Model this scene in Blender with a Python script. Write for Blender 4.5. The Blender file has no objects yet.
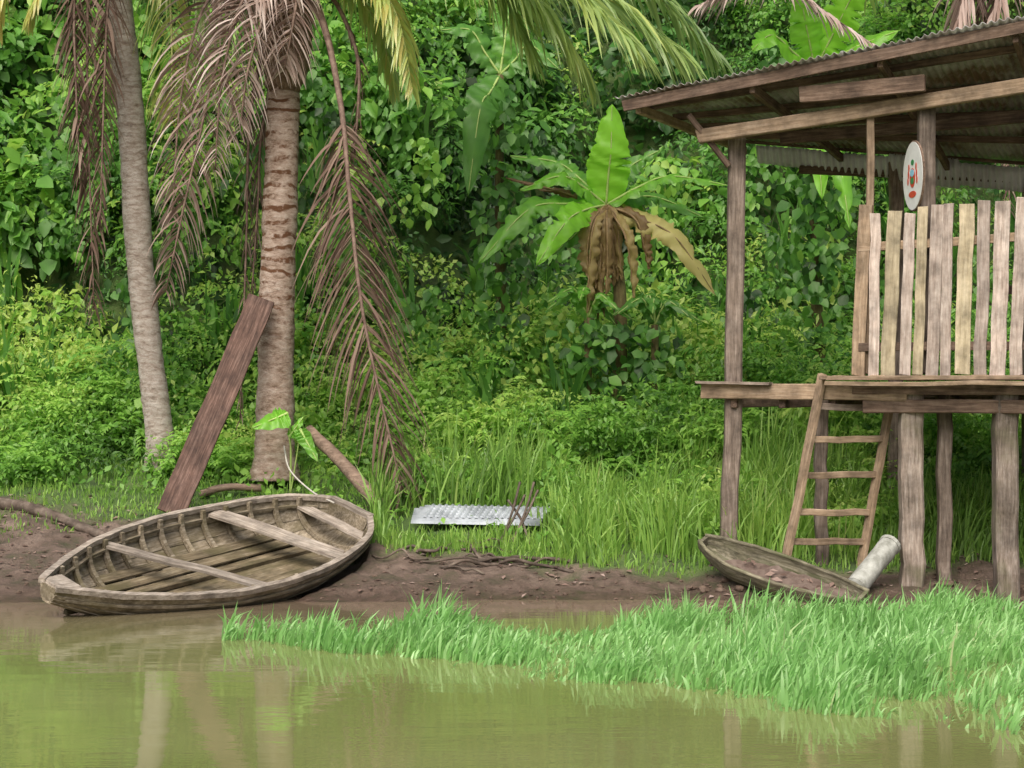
import bpy, math, random, numpy as np
from mathutils import Vector, Matrix
rng=np.random.default_rng(7); random.seed(7)
scene=bpy.context.scene
CH=2.2
# site survey: bearing / elevation readings (a,b) at range y -> world metres
def W(a,b,y): return Vector(((a-512)*y/2000.0, y, CH+(384-b)*y/2000.0))

# ---------------------------------------------------------------- helpers
def vnoise(x,y,seed=0):
    x=np.asarray(x,float); y=np.asarray(y,float)
    r=np.random.default_rng(seed).random((64,64))
    xi=np.floor(x).astype(int); yi=np.floor(y).astype(int)
    fx=x-xi; fy=y-yi; fx=fx*fx*(3-2*fx); fy=fy*fy*(3-2*fy)
    a=r[xi%64,yi%64]; b=r[(xi+1)%64,yi%64]; c=r[xi%64,(yi+1)%64]; d=r[(xi+1)%64,(yi+1)%64]
    return (a*(1-fx)+b*fx)*(1-fy)+(c*(1-fx)+d*fx)*fy
def fbm(x,y,seed=0):
    return (vnoise(x,y,seed)+.5*vnoise(x*2.1,y*2.1,seed+1)+.25*vnoise(x*4.3,y*4.3,seed+2))/1.75

def link(ob,parent=None):
    scene.collection.objects.link(ob)
    if parent: ob.parent=parent
    return ob
def empty(name,mw=None):
    e=bpy.data.objects.new(name,None); e.empty_display_size=.2
    scene.collection.objects.link(e)
    if mw is not None: e.matrix_world=mw
    return e
def npmesh(name,verts,faces,mat,parent=None,tint=None,smooth=False,extra=None):
    verts=np.asarray(verts,np.float32); faces=np.asarray(faces,np.int32)
    k=faces.shape[1]; me=bpy.data.meshes.new(name)
    me.vertices.add(len(verts)); me.vertices.foreach_set('co',verts.ravel())
    me.loops.add(faces.size); me.loops.foreach_set('vertex_index',faces.ravel())
    me.polygons.add(len(faces)); me.polygons.foreach_set('loop_start',np.arange(0,faces.size,k,dtype=np.int32))
    if smooth: me.polygons.foreach_set('use_smooth',np.ones(len(faces),bool))
    me.update(calc_edges=True)
    if tint is not None:
        at=me.attributes.new('tint','FLOAT','POINT'); at.data.foreach_set('value',np.asarray(tint,np.float32))
    if extra:
        for n,v in extra.items():
            at=me.attributes.new(n,'FLOAT','POINT'); at.data.foreach_set('value',np.asarray(v,np.float32))
    me.materials.append(mat)
    ob=bpy.data.objects.new(name,me)
    return link(ob,parent)
def pymesh(name,verts,faces,mat,parent=None,smooth=False):
    me=bpy.data.meshes.new(name); me.from_pydata([tuple(v) for v in verts],[],faces); me.update()
    if smooth:
        for p in me.polygons: p.use_smooth=True
    me.materials.append(mat)
    return link(bpy.data.objects.new(name,me),parent)

# ---------------------------------------------------------------- materials
def newmat(name):
    m=bpy.data.materials.new(name); m.use_nodes=True
    nt=m.node_tree; b=nt.nodes['Principled BSDF']
    return m,nt,b
def N(nt,t,**kw):
    n=nt.nodes.new(t)
    for k,v in kw.items(): setattr(n,k,v)
    return n
def ramp(nt,stops):
    r=N(nt,'ShaderNodeValToRGB'); e=r.color_ramp.elements
    while len(e)<len(stops): e.new(.5)
    for i,(p,c) in enumerate(stops):
        e[i].position=p; e[i].color=(c[0],c[1],c[2],1)
    return r
def wood(name,c1,c2,c3,rough=.8,axis='X',grain=14,bump=.5,moss=None):
    m,nt,b=newmat(name); L=nt.links
    tc=N(nt,'ShaderNodeTexCoord'); oi=N(nt,'ShaderNodeObjectInfo')
    sc=N(nt,'ShaderNodeVectorMath',operation='SCALE'); sc.inputs[3].default_value=37
    cb=N(nt,'ShaderNodeCombineXYZ'); 
    for i in range(3): L.new(oi.outputs['Random'],cb.inputs[i])
    L.new(cb.outputs[0],sc.inputs[0])
    ad=N(nt,'ShaderNodeVectorMath',operation='ADD'); L.new(tc.outputs['Object'],ad.inputs[0]); L.new(sc.outputs[0],ad.inputs[1])
    mp=N(nt,'ShaderNodeMapping'); s={'X':(1.6,grain*1.5,grain*1.5),'Z':(grain,grain,1.3),'N':(4,4,4)}[axis]
    mp.inputs['Scale'].default_value=s; L.new(ad.outputs[0],mp.inputs[0])
    n1=N(nt,'ShaderNodeTexNoise'); n1.inputs['Scale'].default_value=1.8; n1.inputs['Detail'].default_value=8; n1.inputs['Roughness'].default_value=.72
    L.new(mp.outputs[0],n1.inputs[0])
    r=ramp(nt,[(.30,c1),(.5,c2),(.70,c3)]); L.new(n1.outputs[0],r.inputs[0])
    n2=N(nt,'ShaderNodeTexNoise'); n2.inputs['Scale'].default_value=4.3; n2.inputs['Detail'].default_value=6; n2.inputs['Roughness'].default_value=.65; L.new(ad.outputs[0],n2.inputs[0])
    mr=N(nt,'ShaderNodeMapRange'); mr.inputs[1].default_value=.32; mr.inputs[2].default_value=.66; mr.inputs[3].default_value=.5; mr.inputs[4].default_value=1.2
    L.new(n2.outputs[0],mr.inputs[0])
    m2=N(nt,'ShaderNodeMapRange'); m2.inputs[3].default_value=.78; m2.inputs[4].default_value=1.2; L.new(oi.outputs['Random'],m2.inputs[0])
    mu=N(nt,'ShaderNodeMath',operation='MULTIPLY'); L.new(mr.outputs[0],mu.inputs[0]); L.new(m2.outputs[0],mu.inputs[1])
    hs=N(nt,'ShaderNodeHueSaturation'); L.new(mu.outputs[0],hs.inputs['Value']); L.new(r.outputs[0],hs.inputs['Color'])
    out=hs.outputs[0]
    if moss:
        n3=N(nt,'ShaderNodeTexNoise'); n3.inputs['Scale'].default_value=2.2; n3.inputs['Detail'].default_value=6; L.new(ad.outputs[0],n3.inputs[0])
        m3=N(nt,'ShaderNodeMapRange'); m3.inputs[1].default_value=.48; m3.inputs[2].default_value=.70; m3.inputs[4].default_value=.8; L.new(n3.outputs[0],m3.inputs[0])
        mx=N(nt,'ShaderNodeMix',data_type='RGBA'); L.new(m3.outputs[0],mx.inputs[0]); L.new(out,mx.inputs[6]); mx.inputs[7].default_value=(*moss,1)
        out=mx.outputs[2]
    L.new(out,b.inputs['Base Color'])
    b.inputs['Roughness'].default_value=rough; b.inputs['Specular IOR Level'].default_value=.25
    bp=N(nt,'ShaderNodeBump'); bp.inputs['Strength'].default_value=bump; bp.inputs['Distance'].default_value=.01
    L.new(n1.outputs[0],bp.inputs['Height']); L.new(bp.outputs[0],b.inputs['Normal'])
    return m
def leafmat(name,stops,trans=.4,rough=.5,gloss=.04):
    m=bpy.data.materials.new(name); m.use_nodes=True; nt=m.node_tree; L=nt.links
    nt.nodes.remove(nt.nodes['Principled BSDF'])
    at=N(nt,'ShaderNodeAttribute',attribute_name='tint')
    r=ramp(nt,stops); L.new(at.outputs['Fac'],r.inputs[0])
    df=N(nt,'ShaderNodeBsdfDiffuse'); L.new(r.outputs[0],df.inputs[0])
    tr=N(nt,'ShaderNodeBsdfTranslucent')
    hs=N(nt,'ShaderNodeHueSaturation'); hs.inputs['Value'].default_value=1.35; hs.inputs['Hue'].default_value=.49; L.new(r.outputs[0],hs.inputs['Color']); L.new(hs.outputs[0],tr.inputs[0])
    mx=N(nt,'ShaderNodeMixShader'); mx.inputs[0].default_value=trans
    L.new(df.outputs[0],mx.inputs[1]); L.new(tr.outputs[0],mx.inputs[2])
    out=mx.outputs[0]
    if gloss:
        gl=N(nt,'ShaderNodeBsdfGlossy'); gl.inputs['Roughness'].default_value=rough; gl.inputs[0].default_value=(.8,.8,.72,1)
        m2=N(nt,'ShaderNodeMixShader'); m2.inputs[0].default_value=gloss; L.new(out,m2.inputs[1]); L.new(gl.outputs[0],m2.inputs[2]); out=m2.outputs[0]
    L.new(out,nt.nodes['Material Output'].inputs[0])
    return m
def plain(name,c1,c2,scale=6,rough=.7,bump=.2,spec=.3,metal=0):
    m,nt,b=newmat(name); L=nt.links
    tc=N(nt,'ShaderNodeTexCoord'); n=N(nt,'ShaderNodeTexNoise'); n.inputs['Scale'].default_value=scale; n.inputs['Detail'].default_value=6
    n.inputs['Roughness'].default_value=.65
    L.new(tc.outputs['Object'],n.inputs[0]); r=ramp(nt,[(.35,c1),(.65,c2)]); L.new(n.outputs[0],r.inputs[0]); L.new(r.outputs[0],b.inputs['Base Color'])
    b.inputs['Roughness'].default_value=rough; b.inputs['Specular IOR Level'].default_value=spec; b.inputs['Metallic'].default_value=metal
    bp=N(nt,'ShaderNodeBump'); bp.inputs['Strength'].default_value=bump; bp.inputs['Distance'].default_value=.02; L.new(n.outputs[0],bp.inputs['Height']); L.new(bp.outputs[0],b.inputs['Normal'])
    return m

M_post=wood('weathered_post_wood',(.08,.06,.045),(.19,.145,.115),(.33,.27,.225),grain=14)
M_dark=wood('dark_timber',(.055,.035,.025),(.13,.085,.06),(.23,.165,.125))
M_tan=wood('tan_timber',(.15,.105,.065),(.29,.205,.135),(.42,.32,.23))
M_slat=wood('pale_slat_wood',(.23,.17,.135),(.41,.33,.28),(.57,.49,.43),bump=.3)
M_slat2=wood('buff_slat_wood',(.24,.19,.11),(.40,.33,.22),(.52,.44,.31),bump=.3)
M_plank=wood('stained_plank_wood',(.035,.019,.013),(.10,.055,.040),(.22,.14,.11),rough=.65)
M_boat=wood('old_boat_wood',(.09,.07,.04),(.24,.195,.135),(.43,.37,.29),moss=(.12,.10,.05))
M_boatin=wood('boat_inner_wood',(.07,.05,.03),(.18,.14,.085),(.31,.26,.18),moss=(.08,.07,.03))
M_rail=wood('boat_rail_wood',(.13,.10,.08),(.31,.26,.21),(.48,.42,.36))
M_canoe=wood('mossy_canoe_wood',(.06,.055,.035),(.17,.15,.10),(.31,.28,.21),moss=(.08,.09,.035))
M_log=wood('log_bark',(.10,.07,.05),(.24,.165,.12),(.36,.27,.20))
M_root=wood('root_wood',(.05,.035,.025),(.12,.09,.07),(.22,.18,.14),axis='N')
M_foam=plain('aged_white_foam',(.20,.20,.17),(.44,.44,.40),7,.85,.4)
M_sheet=plain('pale_roofing_sheet',(.22,.24,.26),(.44,.47,.50),4,.55,.1,.4,.1)
M_signw=plain('white_enamel',(.62,.62,.60),(.75,.75,.73),10,.4,.05)
M_signr=plain('red_enamel',(.45,.05,.03),(.6,.09,.05),30,.4,.05)
M_signg=plain('green_enamel',(.03,.18,.06),(.06,.25,.10),30,.4,.05)
M_signb=plain('sky_blue_enamel',(.2,.45,.6),(.3,.55,.7),30,.4,.05)
M_rope=plain('rope_fibre',(.35,.32,.27),(.55,.52,.46),60,.9)
M_jute=plain('old_leaf_base_fibre',(.09,.055,.035),(.22,.15,.10),22,.9,.6)

G_jungle=leafmat('jungle_leaves',[(0,(.018,.058,.014)),(.3,(.062,.185,.032)),(.6,(.15,.36,.055)),(.85,(.28,.51,.075)),(1,(.43,.57,.12))],.45)  # slight blue in the greens stands in for haze
G_under=leafmat('undergrowth_leaves',[(0,(.06,.15,.025)),(.35,(.15,.34,.048)),(.7,(.28,.51,.08)),(1,(.45,.59,.14))],.45)
G_grass=leafmat('grass_blades',[(0,(.10,.19,.04)),(.4,(.23,.42,.075)),(.8,(.40,.57,.13)),(1,(.56,.56,.25))],.45)
G_water=leafmat('aquatic_grass_blades',[(0,(.13,.27,.07)),(.4,(.25,.50,.15)),(.8,(.41,.66,.27)),(1,(.58,.60,.34))],.42,.4,.05)
G_palm=leafmat('palm_leaflets',[(0,(.10,.19,.05)),(.45,(.27,.39,.12)),(.8,(.45,.54,.15)),(1,(.60,.52,.17))],.45,.4,.06)
G_dead=leafmat('dead_palm_leaflets',[(0,(.09,.055,.042)),(.45,(.28,.19,.155)),(.8,(.49,.38,.33)),(1,(.63,.53,.48))],.25,.7,.02)
G_deadd=leafmat('dark_dead_leaflets',[(0,(.07,.04,.03)),(.5,(.20,.13,.10)),(1,(.38,.28,.22))],.25,.7,.02)
G_ban=leafmat('banana_leaf',[(0,(.05,.16,.03)),(.4,(.14,.34,.06)),(.7,(.23,.54,.05)),(1,(.33,.74,.05))],.5,.4,.035)
G_bany=leafmat('yellowed_banana_leaf',[(0,(.14,.07,.035)),(.5,(.38,.29,.11)),(1,(.55,.49,.18))],.4,.5,.03)

# ---------------------------------------------------------------- boat pose (needed by the terrain)
def frame(u,v,o):
    u=Vector(u).normalized(); v=Vector(v); v=(v-u*v.dot(u)).normalized(); w=u.cross(v)
    if w.z<0: w=-w; 
    v=w.cross(u)
    return Matrix(((u.x,v.x,w.x,o[0]),(u.y,v.y,w.y,o[1]),(u.z,v.z,w.z,o[2]),(0,0,0,1)))
bow=Vector((-4.36,18.75,.20)); stern=Vector((-1.80,22.2,.74))
BU=(stern-bow); LB=BU.length
BM=frame(BU,(.80,-.57,-.34),bow)
bw=([0,.04,.12,.25,.4,.55,.7,.82,.91,.97,1],[.09,.20,.40,.66,.84,.90,.85,.74,.60,.42,.26])

# ---------------------------------------------------------------- terrain
def shore(x): return 20.2+.5*(vnoise(np.asarray(x)*.55+9,0*np.asarray(x),5)-.5)+.16*(vnoise(np.asarray(x)*2.6,0*np.asarray(x),6)-.5)
MX=[-14,-6,-4.6,-3.2,-2.2,-1.2,0,2,4,7,14]; MY=[23.4,23.3,23.2,22.9,22.3,21.7,21.35,21.1,21.3,21.4,21.4]
def mudline(x): return np.interp(x,MX,MY)
def g(x,y):
    x=np.asarray(x,float); y=np.asarray(y,float)
    d=y-shore(x)
    z=np.where(d<0,np.maximum(.25*d,-1.2),.235*d)
    z=z+.16*np.clip(d/.5,0,1)*(fbm(x*1.7,y*1.7,11)-.5)+.08*np.clip(d/.3,0,1)*(fbm(x*6,y*6,21)-.5)
    ux,uy=BM[0][0],BM[1][0]; hl=math.hypot(ux,uy)
    s=((x-bow.x)*ux+(y-bow.y)*uy)/hl; t=s/(LB*hl); v=((x-bow.x)*(-uy)+(y-bow.y)*ux)/hl
    wn=BM.col[2]; pz=bow.z-((x-bow.x)*wn.x+(y-bow.y)*wn.y)/wn.z
    B=np.interp(t,*bw); inside=(t>-.01)&(t<1.01)&(np.abs(v)<B*.98)
    prof=.47*np.sqrt(np.clip(1-(v/np.maximum(B,.05))**2,0,1))+.06
    z=np.where(inside,np.minimum(z,pz-prof),z)
    e=y-27.0-2.6*(vnoise(x*.42+5,y*.25,88)-.5)-1.3*np.exp(-((x-.8)/1.7)**2)-.3
    e=np.clip(e,0,None)
    z=z+np.where(e<1.5,.55*e*e/1.0,1.2375+1.45*(e-1.5))
    top=14+1.5*fbm(x*.1,y*.1,3)
    return np.where(z>top,top+(z-top)*.02,z)
def gz(x,y): return float(g(np.array([x]),np.array([y]))[0])

xs=np.concatenate([np.linspace(-220,-14,22)[:-1],np.linspace(-14,-5,90)[:-1],np.linspace(-5,-1,110)[:-1],np.linspace(-1,14,170),np.linspace(14,220,22)[1:]])
ys=np.concatenate([np.linspace(-120,17,14)[:-1],np.linspace(17,24,160)[:-1],np.linspace(24,30,80),np.linspace(30,45,30)[1:],np.linspace(45,300,14)[1:]])
XX,YY=np.meshgrid(xs,ys); ZZ=g(XX,YY)
nx,ny=len(xs),len(ys); idx=np.arange(nx*ny).reshape(ny,nx)
F=np.stack([idx[:-1,:-1],idx[:-1,1:],idx[1:,1:],idx[1:,:-1]],-1).reshape(-1,4)
mm=mudline(XX)+1.3*(fbm(XX*1.4,YY*1.4,31)-.5)
mud=np.clip((mm-YY)/.35+.5,0,1)
wet=np.clip(1-(YY-shore(XX))/.9,0,1)
gm,nt,b=newmat('mud_and_soil'); L=nt.links
tc=N(nt,'ShaderNodeTexCoord')
n1=N(nt,'ShaderNodeTexNoise'); n1.inputs['Scale'].default_value=2.8; n1.inputs['Detail'].default_value=12; n1.inputs['Roughness'].default_value=.76; L.new(tc.outputs['Object'],n1.inputs[0])
rm=ramp(nt,[(.33,(.06,.039,.028)),(.5,(.145,.099,.074)),(.68,(.27,.20,.155))]); L.new(n1.outputs[0],rm.inputs[0])
n2=N(nt,'ShaderNodeTexNoise'); n2.inputs['Scale'].default_value=3.5; n2.inputs['Detail'].default_value=6; L.new(tc.outputs['Object'],n2.inputs[0])
rg=ramp(nt,[(.3,(.04,.07,.02)),(.55,(.09,.16,.035)),(.75,(.15,.20,.06))]); L.new(n2.outputs[0],rg.inputs[0])
am=N(nt,'ShaderNodeAttribute',attribute_name='mud'); aw=N(nt,'ShaderNodeAttribute',attribute_name='wet')
ma=N(nt,'ShaderNodeMath',operation='MULTIPLY_ADD'); L.new(n1.outputs[0],ma.inputs[0]); ma.inputs[1].default_value=1.6; ma.inputs[2].default_value=-.8
mb=N(nt,'ShaderNodeMath',operation='ADD',use_clamp=True); L.new(ma.outputs[0],mb.inputs[0]); L.new(am.outputs['Fac'],mb.inputs[1])
mx=N(nt,'ShaderNodeMix',data_type='RGBA'); L.new(mb.outputs[0],mx.inputs[0]); L.new(rg.outputs[0],mx.inputs[6]); L.new(rm.outputs[0],mx.inputs[7])
wx=N(nt,'ShaderNodeMix',data_type='RGBA',blend_type='MULTIPLY'); L.new(aw.outputs['Fac'],wx.inputs[0]); L.new(mx.outputs[2],wx.inputs[6]); wx.inputs[7].default_value=(.66,.60,.57,1)
L.new(wx.outputs[2],b.inputs['Base Color'])
rr=N(nt,'ShaderNodeMapRange'); rr.inputs[3].default_value=.85; rr.inputs[4].default_value=.36; L.new(aw.outputs['Fac'],rr.inputs[0]); L.new(rr.outputs[0],b.inputs['Roughness'])
bp=N(nt,'ShaderNodeBump'); bp.inputs['Strength'].default_value=1.0; bp.inputs['Distance'].default_value=.10; L.new(n1.outputs[0],bp.inputs['Height']); L.new(bp.outputs[0],b.inputs['Normal'])
npmesh('ground',np.stack([XX,YY,ZZ],-1).reshape(-1,3),F,gm,smooth=True,extra={'mud':mud.ravel(),'wet':wet.ravel()})

wm,nt,b=newmat('murky_river_water'); L=nt.links
tc=N(nt,'ShaderNodeTexCoord'); mp=N(nt,'ShaderNodeMapping'); mp.inputs['Scale'].default_value=(.8,2.6,1); L.new(tc.outputs['Object'],mp.inputs[0])
n1=N(nt,'ShaderNodeTexNoise'); n1.inputs['Scale'].default_value=1.3; n1.inputs['Detail'].default_value=4; L.new(mp.outputs[0],n1.inputs[0])
bp=N(nt,'ShaderNodeBump'); bp.inputs['Strength'].default_value=.065; bp.inputs['Distance'].default_value=.05; L.new(n1.outputs[0],bp.inputs['Height']); L.new(bp.outputs[0],b.inputs['Normal'])
n2=N(nt,'ShaderNodeTexNoise'); n2.inputs['Scale'].default_value=.4; L.new(tc.outputs['Object'],n2.inputs[0])
r=ramp(nt,[(.3,(.165,.18,.06)),(.7,(.225,.23,.09))]); L.new(n2.outputs[0],r.inputs[0]); 
sx=N(nt,'ShaderNodeSeparateXYZ'); L.new(tc.outputs['Object'],sx.inputs[0])
sh_=N(nt,'ShaderNodeMapRange'); sh_.inputs[1].default_value=16.5; sh_.inputs[2].default_value=19.8; L.new(sx.outputs[1],sh_.inputs[0])
mxw=N(nt,'ShaderNodeMix',data_type='RGBA'); L.new(sh_.outputs[0],mxw.inputs[0]); L.new(r.outputs[0],mxw.inputs[6]); mxw.inputs[7].default_value=(.19,.14,.095,1)   # browner towards the shore
L.new(mxw.outputs[2],b.inputs['Base Color'])
b.inputs['Roughness'].default_value=.04; b.inputs['IOR'].default_value=1.5
npmesh('water',[(-220,-120,0),(220,-120,0),(220,21.6,0),(-220,21.6,0)],[(0,1,2,3)],wm)

# ---------------------------------------------------------------- leaf / blade instancing
T_leaf=(np.array([(0,0,0),(-.30,.35,.05),(0,.4,-.03),(.30,.35,.05),(-.2,.75,0),(.2,.75,0),(0,1.0,-.14)]),
        np.array([(0,2,1),(0,3,2),(1,2,4),(2,3,5),(2,6,4),(2,5,6)]))
T_small=(np.array([(0,0,0),(-.27,.45,.06),(.27,.45,.06),(0,1,-.10),(0,.5,-.02)]),
        np.array([(0,4,1),(0,2,4),(1,4,3),(4,2,3)]))
def nrm(v): return v/(np.linalg.norm(v,axis=-1,keepdims=True)+1e-9)
def inst(T,pos,d,n,size,wid=None):
    tv,tf=T; y=nrm(d); z=nrm(n-(n*y).sum(-1,keepdims=True)*y); x=np.cross(y,z)
    s=size[:,None,None]; wd=(wid if wid is not None else np.ones(len(size)))[:,None,None]
    v=pos[:,None,:]+s*(tv[None,:,0:1]*wd*x[:,None,:]+tv[None,:,1:2]*y[:,None,:]+tv[None,:,2:3]*z[:,None,:])
    f=tf[None]+(np.arange(len(pos))*len(tv))[:,None,None]
    return v.reshape(-1,3),f.reshape(-1,3)
class Bag:
    def __init__(s): s.v=[];s.f=[];s.t=[];s.n=0
    def add(s,v,f,t):
        s.v.append(v); s.f.append(f+s.n); s.t.append(t); s.n+=len(v)
    def make(s,name,mat,parent=None):
        return npmesh(name,np.concatenate(s.v),np.concatenate(s.f),mat,parent,tint=np.clip(np.concatenate(s.t),0,1))
def blades(bag,base,h,wid,lean,tint,up=1.0,curl=.8):
    n=len(base); a=rng.uniform(0,2*np.pi,n); 
    side=np.stack([np.cos(a),np.sin(a),np.zeros(n)],-1)
    b2=rng.uniform(0,2*np.pi,n); ld=np.stack([np.cos(b2),np.sin(b2),np.zeros(n)],-1)*rng.random((n,1))+lean
    rows=[0,.35,.7,1.0]; V=[]
    for k,t in enumerate(rows):
        p=base+np.stack([np.zeros(n),np.zeros(n),h*(t*up-curl*.35*t**3*np.linalg.norm(ld,axis=1))],-1)+ld*(h*(t**1.8)*.6)[:,None]
        w=wid*[.7,1,.75,0][k]
        if k<3: V+= [p-side*w[:,None]/2, p+side*w[:,None]/2]
        else: V.append(p)
    v=np.stack(V,1).reshape(-1,3)
    tf=np.array([(0,1,3),(0,3,2),(2,3,5),(2,5,4),(4,5,6)])
    f=(tf[None]+(np.arange(n)*7)[:,None,None]).reshape(-1,3)
    bag.add(v,f,np.repeat(tint,7))
def lump(bag,c,r,nl,size,tint,small=False,droop=.35,aspect=1.0):
    d=rng.normal(size=(int(nl*2.2),3)); d=nrm(d)
    keep=(d[:,1]<.35)&(d[:,2]>-.55); d=d[keep][:nl]; n=len(d)
    wob=1+.48*(fbm(d[:,0]*2.2+c[0]*3,d[:,2]*2.2+c[2]*3,41)-.5)*2
    rad=(1-rng.random(n)**2*.35)*wob
    pos=np.asarray(c)+d*np.asarray(r)*rad[:,None]
    nn=nrm(d*.8+np.array([0,-.25,.75])+rng.normal(size=(n,3))*.42)
    dr=rng.normal(size=(n,3))*.6+d*.5+np.array([0,-.1,-droop*1.6])
    v,f=inst(T_small if small else T_leaf,pos,dr,nn,size*rng.uniform(.5,1.35,n),rng.uniform(.75,1.4,n)*aspect)
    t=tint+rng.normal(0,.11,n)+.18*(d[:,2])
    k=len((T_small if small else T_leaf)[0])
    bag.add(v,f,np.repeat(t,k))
def spray(bag,c,m,L0,size,tint):
    for _ in range(m):
        a=random.uniform(0,2*math.pi); d=np.array([math.cos(a),-abs(math.sin(a))*.7-.1,random.uniform(.5,1.4)]); d/=np.linalg.norm(d)
        k=random.randint(7,12); Lr=L0*random.uniform(.6,1.2); p=np.array(c)+rng.normal(0,.08,3); P=[];D=[];Nn=[]
        for i in range(k):
            p=p+d*Lr/k; d=d+np.array([0,0,-.16]); d/=np.linalg.norm(d)
            s=np.cross(d,[0,0,1]); s/=np.linalg.norm(s)+1e-6
            for q in (-1,1): P.append(p.copy()); D.append(s*q+d*.6+np.array([0,0,-.25])); Nn.append(np.array([0,-.2,1])+rng.normal(0,.25,3))
        P=np.array(P); v,f=inst(T_small,P,np.array(D),np.array(Nn),size*rng.uniform(.7,1.2,len(P)),np.full(len(P),.8))
        bag.add(v,f,np.repeat(tint+rng.normal(0,.08,len(P)),5))

# jungle wall
jb=Bag()
for i in range(520):
    x=random.uniform(-10.5,10.5); y=random.uniform(26.6,33.5)
    z=gz(x,y)
    px=512+x/y*2000; py=384-(z-CH)/y*2000
    if z>9.5 and random.random()<.5: continue
    r=random.uniform(.3,1.1)
    pocket=float(fbm(x*.55+20,z*.7,93))
    if z>3 and pocket<.36 and random.random()<.7: continue
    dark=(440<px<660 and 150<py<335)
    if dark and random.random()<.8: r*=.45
    size=random.choice([.09,.11,.13,.15,.18,.22,.27])
    if px>700 or py>250: size=min(size,random.choice([.09,.11,.14]))
    nl=int(1.9*2.2*math.pi*r*r/(size*size*.5)); nl=max(50,min(nl,500))
    tint=.43+.85*(float(fbm(x*.5+3,z*.5,66))-.5)+random.gauss(0,.13)
    if dark: tint-=.3  # shade of the recess painted in as darker leaf tint
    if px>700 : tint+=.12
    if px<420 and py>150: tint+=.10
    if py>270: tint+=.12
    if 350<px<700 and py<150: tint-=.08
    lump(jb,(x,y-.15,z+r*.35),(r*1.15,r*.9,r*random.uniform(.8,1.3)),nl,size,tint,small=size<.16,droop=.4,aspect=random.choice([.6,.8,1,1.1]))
    if random.random()<.55 and z<9 and not dark: spray(jb,(x,y-r*.7,z+r*.8),random.randint(4,9),random.uniform(.5,1.1),random.uniform(.09,.15),tint+.12)
n=16000
x=rng.uniform(-11,11,n); y=rng.uniform(26.4,34.5,n); z=g(x,y)+rng.uniform(0,.35,n)
v,f=inst(T_leaf,np.stack([x,y-.1,z],-1),rng.normal(size=(n,3))+np.array([0,-.5,-.6]),rng.normal(size=(n,3))*.5+np.array([0,-.7,.6]),rng.uniform(.12,.28,n))
pxx=512+x/y*2000; pyy=384-(z-CH)/y*2000
jb.add(v,f,np.repeat(.15+.5*(fbm(x*.6,z*.6,77)-.5)+rng.normal(0,.08,n)-.1*((pxx>440)&(pxx<660)&(pyy>150)&(pyy<335)),7))  # infill leaves tinted dark to paint shade into gaps and the recess
for i in range(60):
    x=random.uniform(-9,9); y=random.uniform(26.3,31); z=gz(x,y)+random.uniform(.1,.7)
    m=random.randint(14,30)
    bs=np.tile(np.array([[x,y-.5,z]]),(m,1))+rng.normal(0,.10,(m,3))
    blades(jb,bs,rng.uniform(.5,1.1,m),rng.uniform(.05,.10,m),np.array([0,-.2,0]),rng.normal(.5,.12,m),1.0,1.1)
for i in range(60):
    x=random.uniform(-9,9); y=random.uniform(27.8,31.5); z=gz(x,y)+random.uniform(.6,1.6); Lv=random.uniform(.8,2.6); m=int(Lv*60)
    t=rng.random(m); P=np.stack([x+rng.normal(0,.10+.12*t,m)+.15*np.sin(t*5),y-.9-rng.random(m)*.2,z-Lv*t],-1)
    v,f=inst(T_leaf,P,rng.normal(size=(m,3))*.4+np.array([0,-.1,-1]),rng.normal(size=(m,3))*.35+np.array([0,-1,.4]),rng.uniform(.10,.2,m),rng.uniform(.9,1.5,m))
    jb.add(v,f,np.repeat(random.gauss(.5,.18)+rng.normal(0,.1,m),7))
jb.make('jungle_foliage',G_jungle)

# undergrowth on the bank
def on_sheets(x,y): return (x>-1.25)&(x<.42)&(y>22.35)&(y<23.05)
ub=Bag()
for i in range(760):
    x=random.uniform(-9.5,9.5); y=random.uniform(21.8,27.4)
    if y<float(mudline(x))+1.0: continue
    if -3.3<x<-1.5 and y<25.0 : continue
    if -5.2<x<-2.0 and y<24.5: continue
    z=gz(x,y); back=(y-22)/5
    if -1.3<x<3 and y<23.6 and random.random()<.6: continue
    if -1.5<x<.6 and y<23.5: continue
    r=random.uniform(.14,.30)+.26*max(0,back-.4)
    size=random.choice([.06,.08,.10,.13])
    nl=int(min(260,2.4*2*math.pi*r*r/(size*size*.5)))
    tint=random.gauss(.44,.16)+.7*(float(fbm(x*.6,y*.9,67))-.5)
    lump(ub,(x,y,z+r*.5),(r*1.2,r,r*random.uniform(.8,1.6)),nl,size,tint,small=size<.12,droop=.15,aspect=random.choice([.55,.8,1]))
    if random.random()<.5: spray(ub,(x,y-.1,z+r*.5),random.randint(3,7),random.uniform(.35,.8),random.uniform(.07,.12),tint+.1)
for x,y,r in [(1.0,24.6,.5),(2.0,25.2,.6),(2.9,24.9,.55),(3.4,26.2,.8),(4.3,25.9,.8),(4.9,26.6,1.0),(.2,25.3,.5),(-.6,25.0,.45),(3.9,24.7,.55),(-6.0,25.5,.5),(-7.2,25.2,.5),(-5.2,26.0,.5),(5.6,25.0,.6),(-1.3,25.8,.5)]:
    z=gz(x,y); tn=random.gauss(.46,.14)
    for q in range(5):
        rr_=r*random.uniform(.45,.75); c=(x+random.gauss(0,r*.5),y+random.gauss(0,r*.3),z+r*(.3+1.2*random.random()))
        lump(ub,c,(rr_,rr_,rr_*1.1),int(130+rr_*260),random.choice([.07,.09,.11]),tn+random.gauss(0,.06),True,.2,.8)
        spray(ub,c,7,r*1.3,.10,tn+random.gauss(.14,.08))
n=13000
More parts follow.
